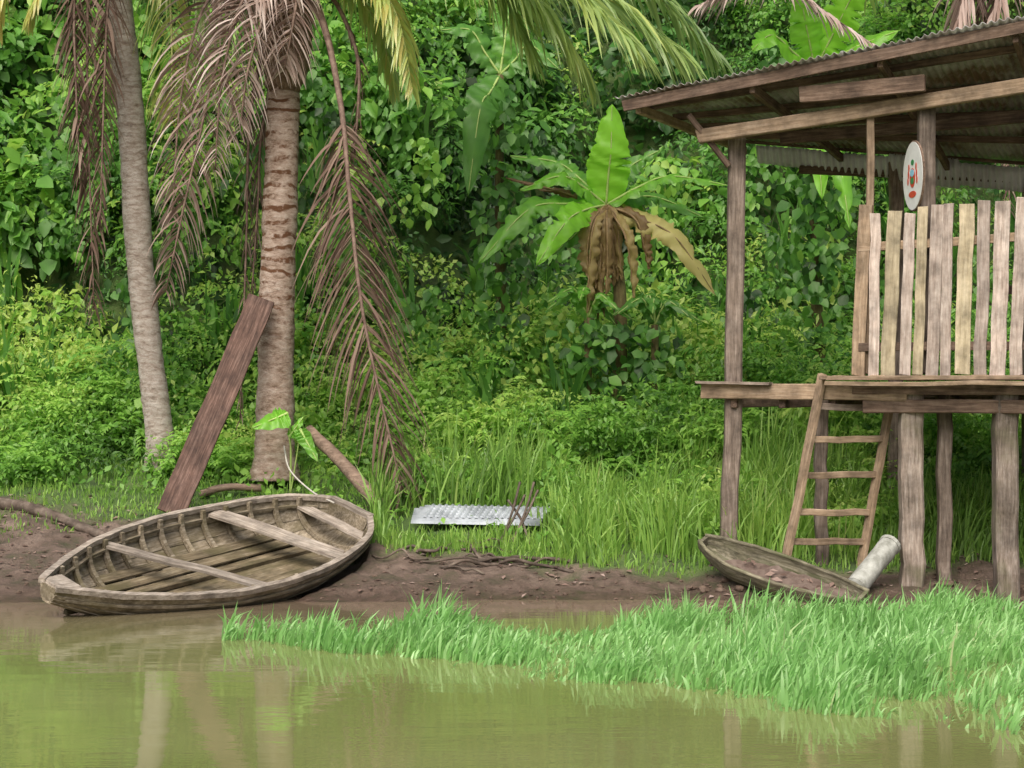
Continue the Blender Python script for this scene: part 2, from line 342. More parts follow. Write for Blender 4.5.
x=rng.uniform(-10,10,n); y=rng.uniform(21.8,27.6,n); ok=(y>mudline(x)+.7)&~on_sheets(x,y); x=x[ok];y=y[ok]; n=len(x)
z=g(x,y)+rng.uniform(0,.28,n)
v,f=inst(T_small,np.stack([x,y,z],-1),rng.normal(size=(n,3))+np.array([0,-.3,.1]),rng.normal(size=(n,3))*.5+np.array([0,-.4,.9]),rng.uniform(.05,.14,n),rng.uniform(.8,1.4,n))
ub.add(v,f,np.repeat(.40+.45*(fbm(x*.8,y*.8,78)-.5)+rng.normal(0,.12,n),5))
ub.make('undergrowth',G_under)

# bank grass
gb=Bag()
def scatter(n,x0,x1,y0,y1): return rng.uniform(x0,x1,n),rng.uniform(y0,y1,n)
x,y=scatter(60000,-9,9,20.6,27); m=mudline(x)+1.3*(fbm(x*1.4,y*1.4,31)-.5)
ok=((y>m+.02)|((rng.random(len(x))<.5)&(y>m-1.5)&(x<-2.0)&(fbm(x*1.8,y*2.4,63)>.53)))&~on_sheets(x,y)
bl=BM.inverted(); 
lx_=bl[0][0]*x+bl[0][1]*y+bl[0][3]; ly_=bl[1][0]*x+bl[1][1]*y+bl[1][3]
ok&=~((lx_>-.1)&(lx_<LB+.1)&(np.abs(ly_)<np.interp(lx_/LB,*bw)+.05))
x=x[ok];y=y[ok]
x,y=x[:36000],y[:36000]
h=rng.uniform(.04,.16,len(x))*(1+1.1*np.clip((y-22.5)/3,0,1))*np.where(x<-1.2,.7,1.2)
blades(gb,np.stack([x,y,g(x,y)-.01],-1),h,rng.uniform(.009,.02,len(x)),np.array([.1,-.1,0]),.42+.5*(fbm(x*1.2,y*1.2,8)-.5)+rng.normal(0,.12,len(x)))
gb.make('bank_grass',G_grass)
tb=Bag()
x,y=scatter(32000,-1.6,8.5,21.2,25.2)
den=fbm(x*1.3,y*1.3,90); ok=(den>.43)&(y>mudline(x)+.15)&~((x>1.75)&(x<3.6)&(y<21.9)&(rng.random(len(x))<.6))&~((x>-1.4)&(x<.45)&(y<23.1)); x=x[ok][:9500];y=y[ok][:9500]; den=den[ok][:9500]
h=rng.uniform(.25,.75,len(x))*(.6+.9*(den-.4)/.3)*np.clip((y-mudline(x))/.8+.3,.3,1)
blades(tb,np.stack([x,y,g(x,y)-.02],-1),h,rng.uniform(.012,.028,len(x)),np.array([.1,-.1,0]),.43+.7*(fbm(x*1.1,y*1.1,18)-.5)+rng.normal(0,.16,len(x)))
for cx,cy,m,hh in [(.65,22.5,180,.75),(.85,22.1,200,.75),(1.75,21.9,330,1.0),(.9,22.9,200,.9),(1.3,22.4,150,.8),(3.0,22.1,160,.7),(4.6,22.6,220,.8),(5.3,22.4,160,.8)]:
    q=rng.normal(0,.16,(m,2)); xx=cx+q[:,0]; yy=cy+q[:,1]
    blades(tb,np.stack([xx,yy,g(xx,yy)-.02],-1),rng.uniform(.4,1,m)*hh,rng.uniform(.016,.03,m),np.array([0,-.05,0]),rng.normal(.45,.15,m),1.0,.9)
m=900; xx=rng.uniform(-1.4,.5,m); yy=rng.uniform(21.7,22.36,m)
blades(tb,np.stack([xx,yy,g(xx,yy)-.01],-1),rng.uniform(.06,.22,m)*np.where(fbm(xx*2.5,yy*2,12)>.5,1.25,.7),rng.uniform(.01,.02,m),np.array([0,-.1,0]),rng.normal(.5,.15,m))
tb.make('tall_grass',G_grass)

# floating grass mat in the water
wb=Bag()
FX=[-2.3,-1.4,-.3,.2,.9,1.5,2.4,3.1,5,9]; FY=[16.9,16.1,15.9,14.9,14.6,13.9,13.1,12.3,11.0,10.0]
x,y=scatter(130000,-2.5,7.5,10.3,19.3)
fy=np.interp(x,FX,FY)+1.1*(fbm(x*1.8,y*1.8,51)-.5)
by=np.interp(x,[-2.4,-1.2,-.3,.3,.8,1.5,3,9],[17.5,18.2,17.8,17.5,17.7,18.3,18.8,19.0])+.8*(fbm(x*1.5,y*1.5+9,52)-.5)
den=fbm(x*1.5,y*1.2,53)
den=np.maximum(den,.47*((x>-.6)&(x<1.6)))
inb=(y>fy)&(y<by)&(rng.random(len(x))<np.clip((den-.33)*3.6,.06,1)*np.clip((y-fy)/.25,.2,1))
stray=(y>fy-.5)&(y<by+.5)&(rng.random(len(x))<.012)
ok=inb|stray; x=x[ok];y=y[ok];den=den[ok];fy=fy[ok]
x,y,den,fy=[q[:26500] for q in (x,y,den,fy)]
gap=1-.50*np.exp(-((x-.3)/.6)**2)
h=rng.uniform(.07,.38,len(x))*(.35+1.3*np.clip((den-.3)*2.2,0,1))*gap*np.clip((y-fy)/.5+.4,.35,1)*np.clip(1.15-(x-1)*.05,.7,1.1)
blades(wb,np.stack([x,y,np.full(len(x),-.03)],-1),h,rng.uniform(.013,.03,len(x)),np.array([.4,-.1,0]),.48+.6*(fbm(x*1.4,y*1.4,28)-.5)+rng.normal(0,.15,len(x)),.9,.9)
wb.make('floating_grass',G_water)

# ---------------------------------------------------------------- geometry helpers for objects
def beam(name,a,b,w,h,mat,parent=None,up=(0,0,1),jit=.004,segs=5,taper=1.0):
    a=Vector(a);b=Vector(b); d=b-a; L=d.length; X=d.normalized(); U=Vector(up)
    if abs(X.dot(U))>.98: U=Vector((0,1,0)) if abs(X.y)<.9 else Vector((1,0,0))
    Y=U.cross(X).normalized(); Z=X.cross(Y)
    V=[];Fc=[]
    for i in range(segs+1):
        t=i/segs; k=1+(taper-1)*t
        oy=random.gauss(0,jit); oz=random.gauss(0,jit)
        for sy,sz in ((-1,-1),(1,-1),(1,1),(-1,1)):
            V.append((L*t+(random.gauss(0,jit*1.5) if i in(0,segs) else 0),sy*w/2*k+oy,sz*h/2*k+oz))
    for i in range(segs):
        for j in range(4):
            k=(j+1)%4; Fc.append((i*4+j,i*4+k,(i+1)*4+k,(i+1)*4+j))
    Fc.append((3,2,1,0)); e=segs*4; Fc.append((e,e+1,e+2,e+3))
    ob=pymesh(name,V,[tuple(reversed(f)) for f in Fc],mat,parent)
    ob.matrix_local=Matrix(((X.x,Y.x,Z.x,a.x),(X.y,Y.y,Z.y,a.y),(X.z,Y.z,Z.z,a.z),(0,0,0,1)))
    bv=ob.modifiers.new('bevel','BEVEL'); bv.width=min(w,h)*.1; bv.segments=1; bv.limit_method='ANGLE'
    return ob
def smooth_path(pts,n):
    P=[Vector(p) for p in pts]; out=[]
    P=[P[0]*2-P[1]]+P+[P[-1]*2-P[-2]]
    m=len(P)-3
    for i in range(n+1):
        s=i/n*m; k=min(int(s),m-1); t=s-k
        a,b,c,d=P[k:k+4]
        out.append(.5*((2*b)+(c-a)*t+(2*a-5*b+4*c-d)*t*t+(3*b-a-3*c+d)*t**3))
    return out
def tube(name,pts,rad,mat,parent=None,segs=10,n=24,rough=0,ring=0,sq=None,close=True,smooth=True):
    path=smooth_path(pts,n); V=[];Fc=[]; prev=None
    for i,p in enumerate(path):
        t=i/n; T=(path[min(i+1,n)]-path[max(i-1,0)]).normalized()
        ref=Vector((0,0,1)) if abs(T.z)<.9 else Vector((1,0,0))
        A=prev if prev else ref.cross(T).normalized()
        A=(A-T*A.dot(T)).normalized(); prev=A; B=T.cross(A)
        r=rad(t) if callable(rad) else rad
        if ring: r*=1+ring*((i%3)==0)
        for j in range(segs):
            a=2*math.pi*j/segs+(math.pi/4 if sq else 0)
            rr=r*(1+random.gauss(0,rough)) if rough else r
            V.append(p+A*math.cos(a)*rr+B*math.sin(a)*rr*(sq or 1))
    for i in range(n):
        for j in range(segs):
            k=(j+1)%segs; Fc.append((i*segs+j,i*segs+k,(i+1)*segs+k,(i+1)*segs+j))
    if close: Fc.append(tuple(reversed(range(segs)))); Fc.append(tuple(range(n*segs,(n+1)*segs)))
    return pymesh(name,V,Fc,mat,parent,smooth)
def corrugated(name,c00,c10,c11,c01,mat,parent=None,period=.09,amp=.012,rows=8,thick=.003,sag=0):
    c00,c10,c11,c01=[np.array(c,float) for c in (c00,c10,c11,c01)]
    Lu=np.linalg.norm(c10-c00); nu=int(Lu/period*8); u=np.linspace(0,1,nu+1); v=np.linspace(0,1,rows+1)
    U,Vv=np.meshgrid(u,v); U=U[...,None];Vv=Vv[...,None]
    P=(1-U)*(1-Vv)*c00+U*(1-Vv)*c10+U*Vv*c11+(1-U)*Vv*c01
    nn=np.cross(c10-c00,c01-c00); nn/=np.linalg.norm(nn)
    sheet=np.floor(U*Lu/.85)
    P=P+nn*(amp*np.cos(U*Lu/period*2*np.pi)+.006*np.sin(sheet*5.1)+sag*np.sin(U*9+Vv*3))
    P=P+ (c01-c00)/np.linalg.norm(c01-c00)*(Vv-.5)*.05*np.sin(sheet*3.7)
    idx=np.arange((nu+1)*(rows+1)).reshape(rows+1,nu+1)
    f=np.stack([idx[:-1,:-1],idx[:-1,1:],idx[1:,1:],idx[1:,:-1]],-1).reshape(-1,4)
    ob=npmesh(name,P.reshape(-1,3),f,mat,parent,smooth=True)
    so=ob.modifiers.new('s','SOLIDIFY'); so.thickness=thick
    return ob

# ---------------------------------------------------------------- palms
def frond(bag,pts,ll,droop=.25,nl=70,start=.12,tint=.5,wid=.035,miss=0,spread=1.0,tipw=.25,plane=None,rad=.022,parent=None,rmat=None,name='rachis',grad=0):
    n=nl; path=smooth_path(pts,n)
    for i in range(n+1):
        t=i/n
        if t<start: continue
        T=(path[min(i+1,n)]-path[max(i-1,0)]).normalized()
        S=T.cross(Vector((0,0,1)))
        if plane is not None: S=Vector(plane)-T*T.dot(Vector(plane))
        if S.length<.15: S=Vector((1,0,0))
        S.normalize()
        q=(t-start)/(1-start); prof=max(tipw,math.sin(math.pi*(.12+.80*q))**.7)
        for sg in (-1,1):
            if random.random()<miss: continue
            d=(S*sg*spread+T*(.55+.5*q)+Vector((random.gauss(0,.12),random.gauss(0,.16),random.gauss(0,.12)))).normalized()
            Ln=ll*prof*random.uniform(.6,1.12); p=path[i].copy(); k=5; w0=wid*random.uniform(.6,1.2)
            W0=d.cross(Vector((0,0,1)))
            tw=random.uniform(-.9,.9)
            if W0.length<.1: W0=Vector((1,0,0))
            W0=(W0.normalized()*math.cos(tw)+Vector((0,0,1))*math.sin(tw)); W0=(W0-d*W0.dot(d)).normalized()
            vs=[]
            for s in range(k+1):
                w=w0*(.5,1,.95,.75,.45,.06)[s]
                vs+= [p-W0*w/2,p+W0*w/2]
                p=p+d*(Ln/k); d=(d+Vector((random.gauss(0,.04),random.gauss(0,.04),-droop))).normalized()
            fs=[]
            for s in range(k): fs+=[(2*s,2*s+1,2*s+3),(2*s,2*s+3,2*s+2)]
            tt=tint+random.gauss(0,.15)
            bag.add(np.array([tuple(v) for v in vs]),np.array(fs),tt+grad*np.linspace(-.5,.5,len(vs)))
    tube(name,pts,lambda t:rad*(1-.8*t)+.003,rmat,parent,6,24)

def palmtrunk_mat(name,scars):
    m,nt,b=newmat(name); L=nt.links
    tc=N(nt,'ShaderNodeTexCoord'); mp=N(nt,'ShaderNodeMapping'); mp.inputs['Scale'].default_value=(3.2,3.2,7); L.new(tc.outputs['Object'],mp.inputs[0])
    n1=N(nt,'ShaderNodeTexNoise'); n1.inputs['Scale'].default_value=2.1; n1.inputs['Detail'].default_value=11; n1.inputs['Roughness'].default_value=.8; L.new(mp.outputs[0],n1.inputs[0])
    if scars: st=[(.34,(.13,.08,.055)),(.44,(.31,.22,.165)),(.55,(.45,.35,.285)),(.70,(.60,.51,.44))]
    else: st=[(.34,(.15,.11,.085)),(.44,(.34,.28,.23)),(.55,(.48,.42,.365)),(.70,(.62,.57,.52))]
    r=ramp(nt,st); L.new(n1.outputs[0],r.inputs[0])
    out=r.outputs[0]
    sx=N(nt,'ShaderNodeSeparateXYZ'); L.new(tc.outputs['Object'],sx.inputs[0])
    n3=N(nt,'ShaderNodeTexNoise'); n3.inputs['Scale'].default_value=1.7; n3.inputs['Detail'].default_value=3; L.new(tc.outputs['Object'],n3.inputs[0])
    a=N(nt,'ShaderNodeMath',operation='MULTIPLY_ADD'); L.new(n3.outputs[0],a.inputs[0]); a.inputs[1].default_value=.45; L.new(sx.outputs[2],a.inputs[2])
    bmu=N(nt,'ShaderNodeMath',operation='MULTIPLY'); L.new(a.outputs[0],bmu.inputs[0]); bmu.inputs[1].default_value=2*math.pi/(.15 if scars else .10)
    s=N(nt,'ShaderNodeMath',operation='SINE'); L.new(bmu.outputs[0],s.inputs[0])
    mr=N(nt,'ShaderNodeMapRange'); mr.inputs[1].default_value=.2 if scars else .6; mr.inputs[2].default_value=.9; mr.inputs[3].default_value=0; mr.inputs[4].default_value=.9 if scars else .3; L.new(s.outputs[0],mr.inputs[0])
    hz=N(nt,'ShaderNodeMapRange'); hz.inputs[1].default_value=2.5; hz.inputs[2].default_value=3.3; hz.inputs[3].default_value=.12; hz.inputs[4].default_value=1.4; L.new(sx.outputs[2],hz.inputs[0])
    mu=N(nt,'ShaderNodeMath',operation='MULTIPLY',use_clamp=True); L.new(mr.outputs[0],mu.inputs[0])
    if scars: L.new(hz.outputs[0],mu.inputs[1])
    else: mu.inputs[1].default_value=1
    n5=N(nt,'ShaderNodeTexNoise'); n5.inputs['Scale'].default_value=4.2; n5.inputs['Detail'].default_value=6; n5.inputs['Roughness'].default_value=.7; L.new(tc.outputs['Object'],n5.inputs[0])
    mu2=N(nt,'ShaderNodeMath',operation='MULTIPLY',use_clamp=True); n4=N(nt,'ShaderNodeMapRange'); n4.inputs[1].default_value=.44; n4.inputs[2].default_value=.54; L.new(n5.outputs[0],n4.inputs[0]); n4.inputs[3].default_value=.0; n4.inputs[4].default_value=1.1
    L.new(mu.outputs[0],mu2.inputs[0]); L.new(n4.outputs[0],mu2.inputs[1])
    mx=N(nt,'ShaderNodeMix',data_type='RGBA'); L.new(mu2.outputs[0],mx.inputs[0]); L.new(out,mx.inputs[6]); mx.inputs[7].default_value=(.13,.06,.03,1)
    L.new(mx.outputs[2],b.inputs['Base Color']); b.inputs['Roughness'].default_value=.85; b.inputs['Specular IOR Level'].default_value=.2
    bp=N(nt,'ShaderNodeBump'); bp.inputs['Strength'].default_value=1.0; bp.inputs['Distance'].default_value=.04; L.new(n1.outputs[0],bp.inputs['Height']); L.new(bp.outputs[0],b.inputs['Normal'])
    return m
M_trunk=palmtrunk_mat('coconut_trunk_bark',True); M_trunk2=palmtrunk_mat('slender_trunk_bark',False)
M_rach=plain('dead_rachis',(.10,.06,.045),(.26,.18,.14),12,.7)
M_rachg=plain('green_rachis',(.22,.27,.07),(.4,.42,.15),12,.5)

pt=empty('palm_tree')
def trunk(parent,pts,r0,r1,flare,mt=None):
    return tube('trunk',pts,lambda t:(r0+(r1-r0)*t)*(1+.02*math.sin(t*37)+.015*math.sin(t*61))+flare*math.exp(-t*14),mt or M_trunk,parent,22,110,.018,.022)
yM=24.4
trunk(pt,[W(275,480,yM),W(275,420,yM),W(277,300,yM),W(281,180,yM),W(284,80,yM),W(288,20,yM)],.235,.185,.09)
C=W(288,5,yM)
db=Bag(); gbn=Bag()
for pts,ll,tint,nl,wd,sp in [
  ([C,W(262,-10,24.1),W(222,50,23.9),W(192,170,23.8),W(166,290,23.8)],.85,.55,120,.044,.8),
  ([C,W(258,-30,24.3),W(208,0,24.2),W(182,90,24.1),W(172,215,24.1)],.85,.68,110,.044,.95),
  ([C,W(275,-25,23.9),W(243,0,23.6),W(222,80,23.6),W(215,170,23.7)],.8,.85,100,.042,1.0),
  ([C,W(290,-30,23.8),W(268,5,23.6),W(248,70,23.6),W(240,130,23.7)],.75,.9,80,.042,1.0),
  ([C,W(300,-30,24.0),W(296,5,23.7),W(290,40,23.7),W(284,70,23.8)],.65,.78,80,.042,1.1),
  ([C,W(268,30,24.6),W(250,120,24.7),W(246,250,24.7),W(240,420,24.6)],.42,.3,90,.032,.35),
  ([C,W(282,30,24.7),W(262,130,24.7),W(258,200,24.7),W(252,290,24.7)],.4,.3,70,.032,.35),
]:
    frond(db,pts,ll,.30,nl,.10,tint,wd,.06,sp,parent=pt,rmat=M_rach,plane=(1,.2,0),rad=.03,name='dead_rachis',grad=.25)
db.make('dead_fronds',G_dead,pt)
db=Bag()
frond(db,[C,W(318,10,24.0),W(340,100,23.7),W(350,200,23.5),W(364,320,23.3),W(402,490,23.2)],1.35,.24,260,.44,.55,.044,.03,.62,parent=pt,rmat=M_rach,plane=(1,.2,0),rad=.05,name='hanging_rachis',tipw=.34,grad=-.2)
frond(db,[C,W(325,-10,24.2),W(356,50,24.1),W(358,110,24.0),W(352,160,24.0)],.35,.3,40,.4,.3,.03,.3,.3,parent=pt,rmat=M_rach,plane=(1,0,0),rad=.035,name='bare_rachis')
db.make('dark_dead_fronds',G_deadd,pt)
for pts,ll,tint,dr in [
  ([C,W(350,-50,24.2),W(430,-60,23.9),W(530,-35,23.6),W(620,5,23.5),W(690,62,23.5)],1.45,.45,.20),
  ([C,W(340,-40,24.0),W(420,-55,23.4),W(490,-35,23.1),W(545,10,23.0),W(590,80,23.0)],1.3,.5,.22),
  ([C,W(345,-60,23.6),W(440,-75,22.9),W(530,-45,22.4),W(590,0,22.2),W(640,50,22.1)],1.4,.55,.14),
  ([C,W(335,-50,24.3),W(400,-70,24.0),W(460,-50,23.7),W(500,-10,23.5),W(530,50,23.4)],1.25,.45,.16),
  ([C,W(340,-50,24.6),W(440,-80,24.9),W(550,-60,25.2),W(650,-10,25.4),W(720,60,25.5)],1.25,.35,.22),
  ([C,W(330,-20,23.9),W(370,-20,23.5),W(398,20,23.3),W(412,90,23.2)],.65,.82,.3),
  ([C,W(310,-25,24.9),W(350,-15,25.3),W(380,30,25.5),W(395,90,25.6)],.65,.72,.3),
  ([C,W(300,-80,25.3),W(310,-120,26.2),W(340,-80,27.0)],.9,.3,.12),
  ([C,W(260,-90,24.0),W(190,-140,23.5),W(110,-110,23.0)],1.0,.3,.12),
  ([C,W(320,-110,24.0),W(380,-190,23.6),W(460,-200,23.2)],1.0,.3,.12),
  ([C,W(270,-130,24.5),W(230,-220,24.8),W(170,-250,25.1)],1.0,.3,.12),
]:
    frond(gbn,pts,ll,dr,140,.14,tint,.05,.02,.9,parent=pt,rmat=M_rachg,rad=.035,name='frond_rachis')
gbn.make('green_fronds',G_palm,pt)
tube('crown_fibre',[W(284,92,yM),W(286,40,yM),W(289,-25,yM)],lambda t:.20+.12*math.sin(t*3.0),M_jute,pt,14,16,.06)

p2=empty('palm_tree')
y2=25.0
trunk(p2,[W(163,470,y2),W(158,420,y2),W(148,340,y2),W(139,250,y2),W(131,120,y2),W(118,0,y2),W(106,-90,y2)],.16,.175,.09,M_trunk2)
C2=W(106,-95,y2)
db=Bag()
for pts,ll,tint,nl in [
  ([C2,W(95,-90,24.8),W(88,0,24.6),W(88,120,24.5),W(94,310,24.5)],.85,.62,160),
  ([C2,W(80,-90,24.6),W(74,0,24.5),W(76,90,24.4),W(80,180,24.4)],.65,.5,100),
  ([C2,W(115,-90,24.4),W(108,0,24.2),W(104,90,24.2),W(100,230,24.2)],.65,.55,110)]:
    frond(db,pts,ll,.24,nl,.15,tint,.044,.04,.5,parent=p2,rmat=M_rach,plane=(1,.2,0),rad=.03,name='dead_rachis',grad=.2)
db.make('dead_fronds',G_deadd,p2)
gbn=Bag()
for pts,ll,tint,dr in [
  ([C2,W(140,-100,24.6),W(165,-40,24.5),W(172,50,24.4),W(170,120,24.4)],.9,.78,.32),
  ([C2,W(130,-110,25.4),W(185,-60,25.4),W(205,20,25.4),W(210,90,25.4)],.8,.6,.32),
  ([C2,W(90,-110,24.6),W(60,-70,24.5),W(40,-10,24.4),W(28,20,24.4)],.5,.9,.3),
  ([C2,W(80,-110,24.6),W(30,-70,24.4),W(5,-10,24.3),W(-5,40,24.3)],.5,.95,.3),
  ([C2,W(120,-100,26),W(150,-60,26.5),W(160,30,26.7)],.8,.45,.3),
  ([C2,W(60,-180,25),W(-30,-200,25),W(-110,-120,25)],1,.35,.12),
  ([C2,W(150,-190,25.2),W(230,-220,25.4),W(300,-150,25.6)],1,.35,.12),
  ([C2,W(100,-190,24),W(95,-230,23),W(90,-190,22)],1,.35,.12),
  ([C2,W(110,-190,26),W(110,-230,27),W(100,-190,28)],1,.35,.12)]:
    frond(gbn,pts,ll,dr,100,.14,tint,.048,.02,.8,parent=p2,rmat=M_rachg,rad=.03,name='frond_rachis')
gbn.make('green_fronds',G_palm,p2)

p3=empty('palm_tree')
trunk(p3,[(7.6,28.0,2),(7.5,27.8,4.5),(7.2,27.5,8.2)],.2,.16,.08,M_trunk2)
C3=Vector((7.2,27.5,8.3)); db=Bag(); gbn=Bag()
for pts,ll,tint in [
  ([C3,W(900,-80,26.5),W(790,-40,26.2),W(700,5,26)],.9,.7),
  ([C3,W(860,-90,24.9),W(740,-50,24.4),W(800,-5,24.0),W(878,48,23.9)],.55,.75),
  ([C3,W(980,-60,26),W(965,-10,25.8),W(950,60,25.8)],.9,.65),
  ([C3,W(1010,-60,26),W(1000,-10,25.8),W(985,40,25.8)],.8,.5),
  ([C3,W(960,-60,26.2),W(1000,60,26),W(1010,210,25.8)],.6,.35)]:
    frond(db,pts,ll,.25,90,.2,tint,.042,.05,.7,parent=p3,rmat=M_rach,rad=.025,name='dead_rachis')
db.make('dead_fronds',G_dead,p3)
for k in range(9):
    a=k*.7; d=Vector((math.cos(a),math.sin(a),0))
    if d.y<-.5: continue
    frond(gbn,[C3,C3+d*1.2+Vector((0,0,.9)),C3+d*2.6+Vector((0,0,.8)),C3+d*3.6+Vector((0,0,-.2))],.9,.15,70,.14,.4,.045,.02,.9,parent=p3,rmat=M_rachg,rad=.03,name='frond_rachis')
gbn.make('green_fronds',G_palm,p3)

# ---------------------------------------------------------------- banana
def bleaf(bag,pts,wid,face=(0,-1,.4),tint=.5,fold=.25,tear=.10,tips=.0,parent=None,mat=None,rips=4):
    n=40; path=smooth_path(pts,n); V=[];T=[]; m=4; Fn=Vector(face).normalized()
    rl={random.randint(6,n-3):random.uniform(.25,.8) for _ in range(rips)}; rr_={random.randint(6,n-3):random.uniform(.25,.8) for _ in range(rips)}
    for i,p in enumerate(path):
        t=i/n; Tn=(path[min(i+1,n)]-path[max(i-1,0)]).normalized()
        S=Tn.cross(Fn).normalized(); Nn=S.cross(Tn).normalized()
        w=wid/2*max(0.0,math.sin(math.pi*min(1,.06+.95*t**.85)))**.55 if t>.04 else .01
        tl=rl.get(i,random.uniform(1-tear,1)); tr=rr_.get(i,random.uniform(1-tear,1))
        for j in range(-m,m+1):
            q=j/m; lim=tl if j<0 else tr
            k=min(1,lim/max(abs(q),1e-6)) if abs(q)>lim else 1
            o=S*(q*w*k)+Nn*(-fold*abs(q)**1.5*w*(1+.3*math.sin(i*.9+j))+random.gauss(0,.004)+.014*math.sin(i*.8+q*2))
            V.append(tuple(p+o)); T.append(tint+.10*(1-abs(q))+.05*math.sin(i*2.1)+random.gauss(0,.03)-tips*(abs(q)>.9))
    c=2*m+1; Fc=[]
    for i in range(n):
        for j in range(2*m): 
            a=i*c+j; Fc+=[(a,a+1,a+c+1),(a,a+c+1,a+c)]
    bag.add(np.array(V),np.array(Fc),np.array(T))
    if mat: tube('midrib',pts,lambda t:.018*(1-.85*t)+.002,mat,parent,6,20)
bp_=empty('banana_plant'); yb=26.6; bb=Bag(); by_=Bag(); B0=W(606,205,yb)
M_rib=plain('banana_midrib',(.28,.40,.10),(.42,.52,.18),8,.5)
M_ribd=plain('dry_banana_midrib',(.16,.10,.05),(.30,.21,.10),8,.6)
M_stem=wood('banana_stem',(.06,.04,.02),(.15,.12,.05),(.24,.22,.09),axis='Z',grain=8)
bx=W(618,300,yb).x
base=Vector((bx,yb,gz(bx,yb)-.1))
tube('pseudostem',[base,W(620,300,yb),W(612,240,yb),B0],lambda t:.11-.06*t,M_stem,bp_,10,16,.03)
for tip,mid,w,tint,face in [
  (W(612,104,26.4),W(611,150,26.4),.62,.97,(0.05,-1,.1)),
  (W(520,190,26.3),W(560,176,26.3),.42,.60,(0,-.7,.9)),
  (W(478,264,26.0),W(528,210,26.1),.44,.5,(0.2,-.8,.8)),
  (W(536,266,25.7),W(566,222,25.9),.44,.8,(0.3,-.9,.6)),
  (W(732,186,26.5),W(672,176,26.5),.36,.55,(0,-.5,1)),
  (W(655,262,26.9),W(640,215,26.9),.34,.4,(0,-.9,.5)),
  (W(510,156,27.0),W(556,162,27.0),.38,.45,(0,-.8,.9)),
  (W(705,218,27.0),W(660,198,27.0),.36,.35,(0,-.8,.9)),
  (W(552,255,26.8),W(580,230,26.8),.32,.25,(0,-.9,.5)),
  (W(660,150,27.0),W(632,165,27.0),.32,.4,(0,-.9,.5)),
]:
    bleaf(bb,[B0,B0.lerp(mid,.5)+Vector((0,0,.05)),mid,tip],w,face,tint,parent=bp_,mat=M_rib,rips=2 if tint>.9 else 6)
bleaf(by_,[B0,B0.lerp(W(676,238,26.3),.5)+Vector((0,0,.03)),W(676,238,26.3),W(716,296,26.2)],.44,(.3,-1,.4),.82,.3,.3,parent=bp_,mat=M_ribd,rips=7)
for k in range(15):
    tx_=random.uniform(582,646); ty_=random.uniform(268,335); ym=random.uniform(26.15,26.5)
    mid=W(606+(tx_-606)*.75,random.uniform(215,240),ym)
    bleaf(by_,[B0,mid,W(tx_,(ty_+235)/2,ym),W(tx_+random.uniform(-6,6),ty_,ym)],random.uniform(.10,.24),(random.uniform(-1,1),-.7,.1),random.uniform(-.05,.45),.8,.5,parent=bp_,mat=M_ribd,rips=12)
bleaf(by_,[B0,W(585,200,26.6),W(555,190,26.6),W(506,178,26.6)],.18,(-.3,-1,.5),0,.5,.4,parent=bp_,mat=M_ribd,rips=9)
bb.make('leaves',G_ban,bp_); by_.make('withered_leaves',G_bany,bp_)
def climber(parent,x,y,z0,z1,m,sd=.22,tint=.42):
    vb=Bag(); t=rng.random(m)
    P=np.stack([x+rng.normal(0,sd,m),y-.2+rng.normal(0,.15,m),z0+(z1-z0)*t],-1)
    v,f=inst(T_leaf,P,rng.normal(size=(m,3))*.5+np.array([0,-.2,-.8]),rng.normal(size=(m,3))*.4+np.array([0,-.8,.6]),rng.uniform(.10,.22,m),rng.uniform(.9,1.5,m))
    vb.add(v,f,np.repeat(rng.normal(tint,.15,m),7)); vb.make('climbing_vine',G_jungle,parent)
climber(bp_,bx+.05,yb,gz(bx,yb),W(612,318,yb).z,220,.35,.35)
for k,(px_,py_,yy_,sc) in enumerate([(588,318,26.3,.6),(655,325,26.2,.6)]):
    bq=empty('banana_plant'); bb=Bag(); T0=W(px_,py_,yy_); T0b=Vector((T0.x,yy_,gz(T0.x,yy_)-.05))
    tube('pseudostem',[T0b,T0b.lerp(T0,.5),T0],.05,M_stem,bq,8,8,.03)
    for j in range(7):
        a=j*.9+k; d=Vector((math.cos(a),-.35+.5*math.sin(a),0)); el=random.uniform(.2,.9)
        m_=T0+d*.42*sc+Vector((0,0,.55*el*sc+.1)); tp=T0+d*1.0*sc+Vector((0,0,(.8*el-.35)*sc))
        bleaf(bb,[T0,T0.lerp(m_,.5)+Vector((0,0,.06)),m_,tp],.26*sc+.06,(0,-.6,.9),random.uniform(.15,.55),parent=bq,mat=M_rib)
    bb.make('leaves',G_ban,bq); climber(bq,T0.x,yy_,T0b.z,T0.z,120,.2,.4)
def bigplant(B2,leaves,cover):
    b2=empty('banana_plant'); bb=Bag(); z0=gz(B2.x,B2.y)
    tube('pseudostem',[(B2.x+.1,B2.y,z0-.1),(B2.x,B2.y,(z0+B2.z)/2),B2],lambda t:.10-.05*t,M_stem,b2,10,12,.03)
    for tip,mid,w,tint,face in leaves:
        bleaf(bb,[B2,B2.lerp(mid,.5),mid,tip],w,face,tint,parent=b2,mat=M_rib)
    bb.make('leaves',G_ban,b2)
    climber(b2,B2.x,B2.y,z0,B2.z-.2,int(cover*(B2.z-z0)))
bigplant(W(500,75,27.4),[
  (W(468,196,26.6),W(480,110,26.7),.54,.28,(.1,-1,.1)),
  (W(560,70,27.2),W(530,45,27.3),.4,.3,(0,-.8,.7)),
  (W(440,30,27.2),W(470,30,27.3),.4,.3,(0,-.8,.7)),
  (W(520,-20,27.4),W(508,20,27.4),.4,.4,(0,-1,.2))],110)
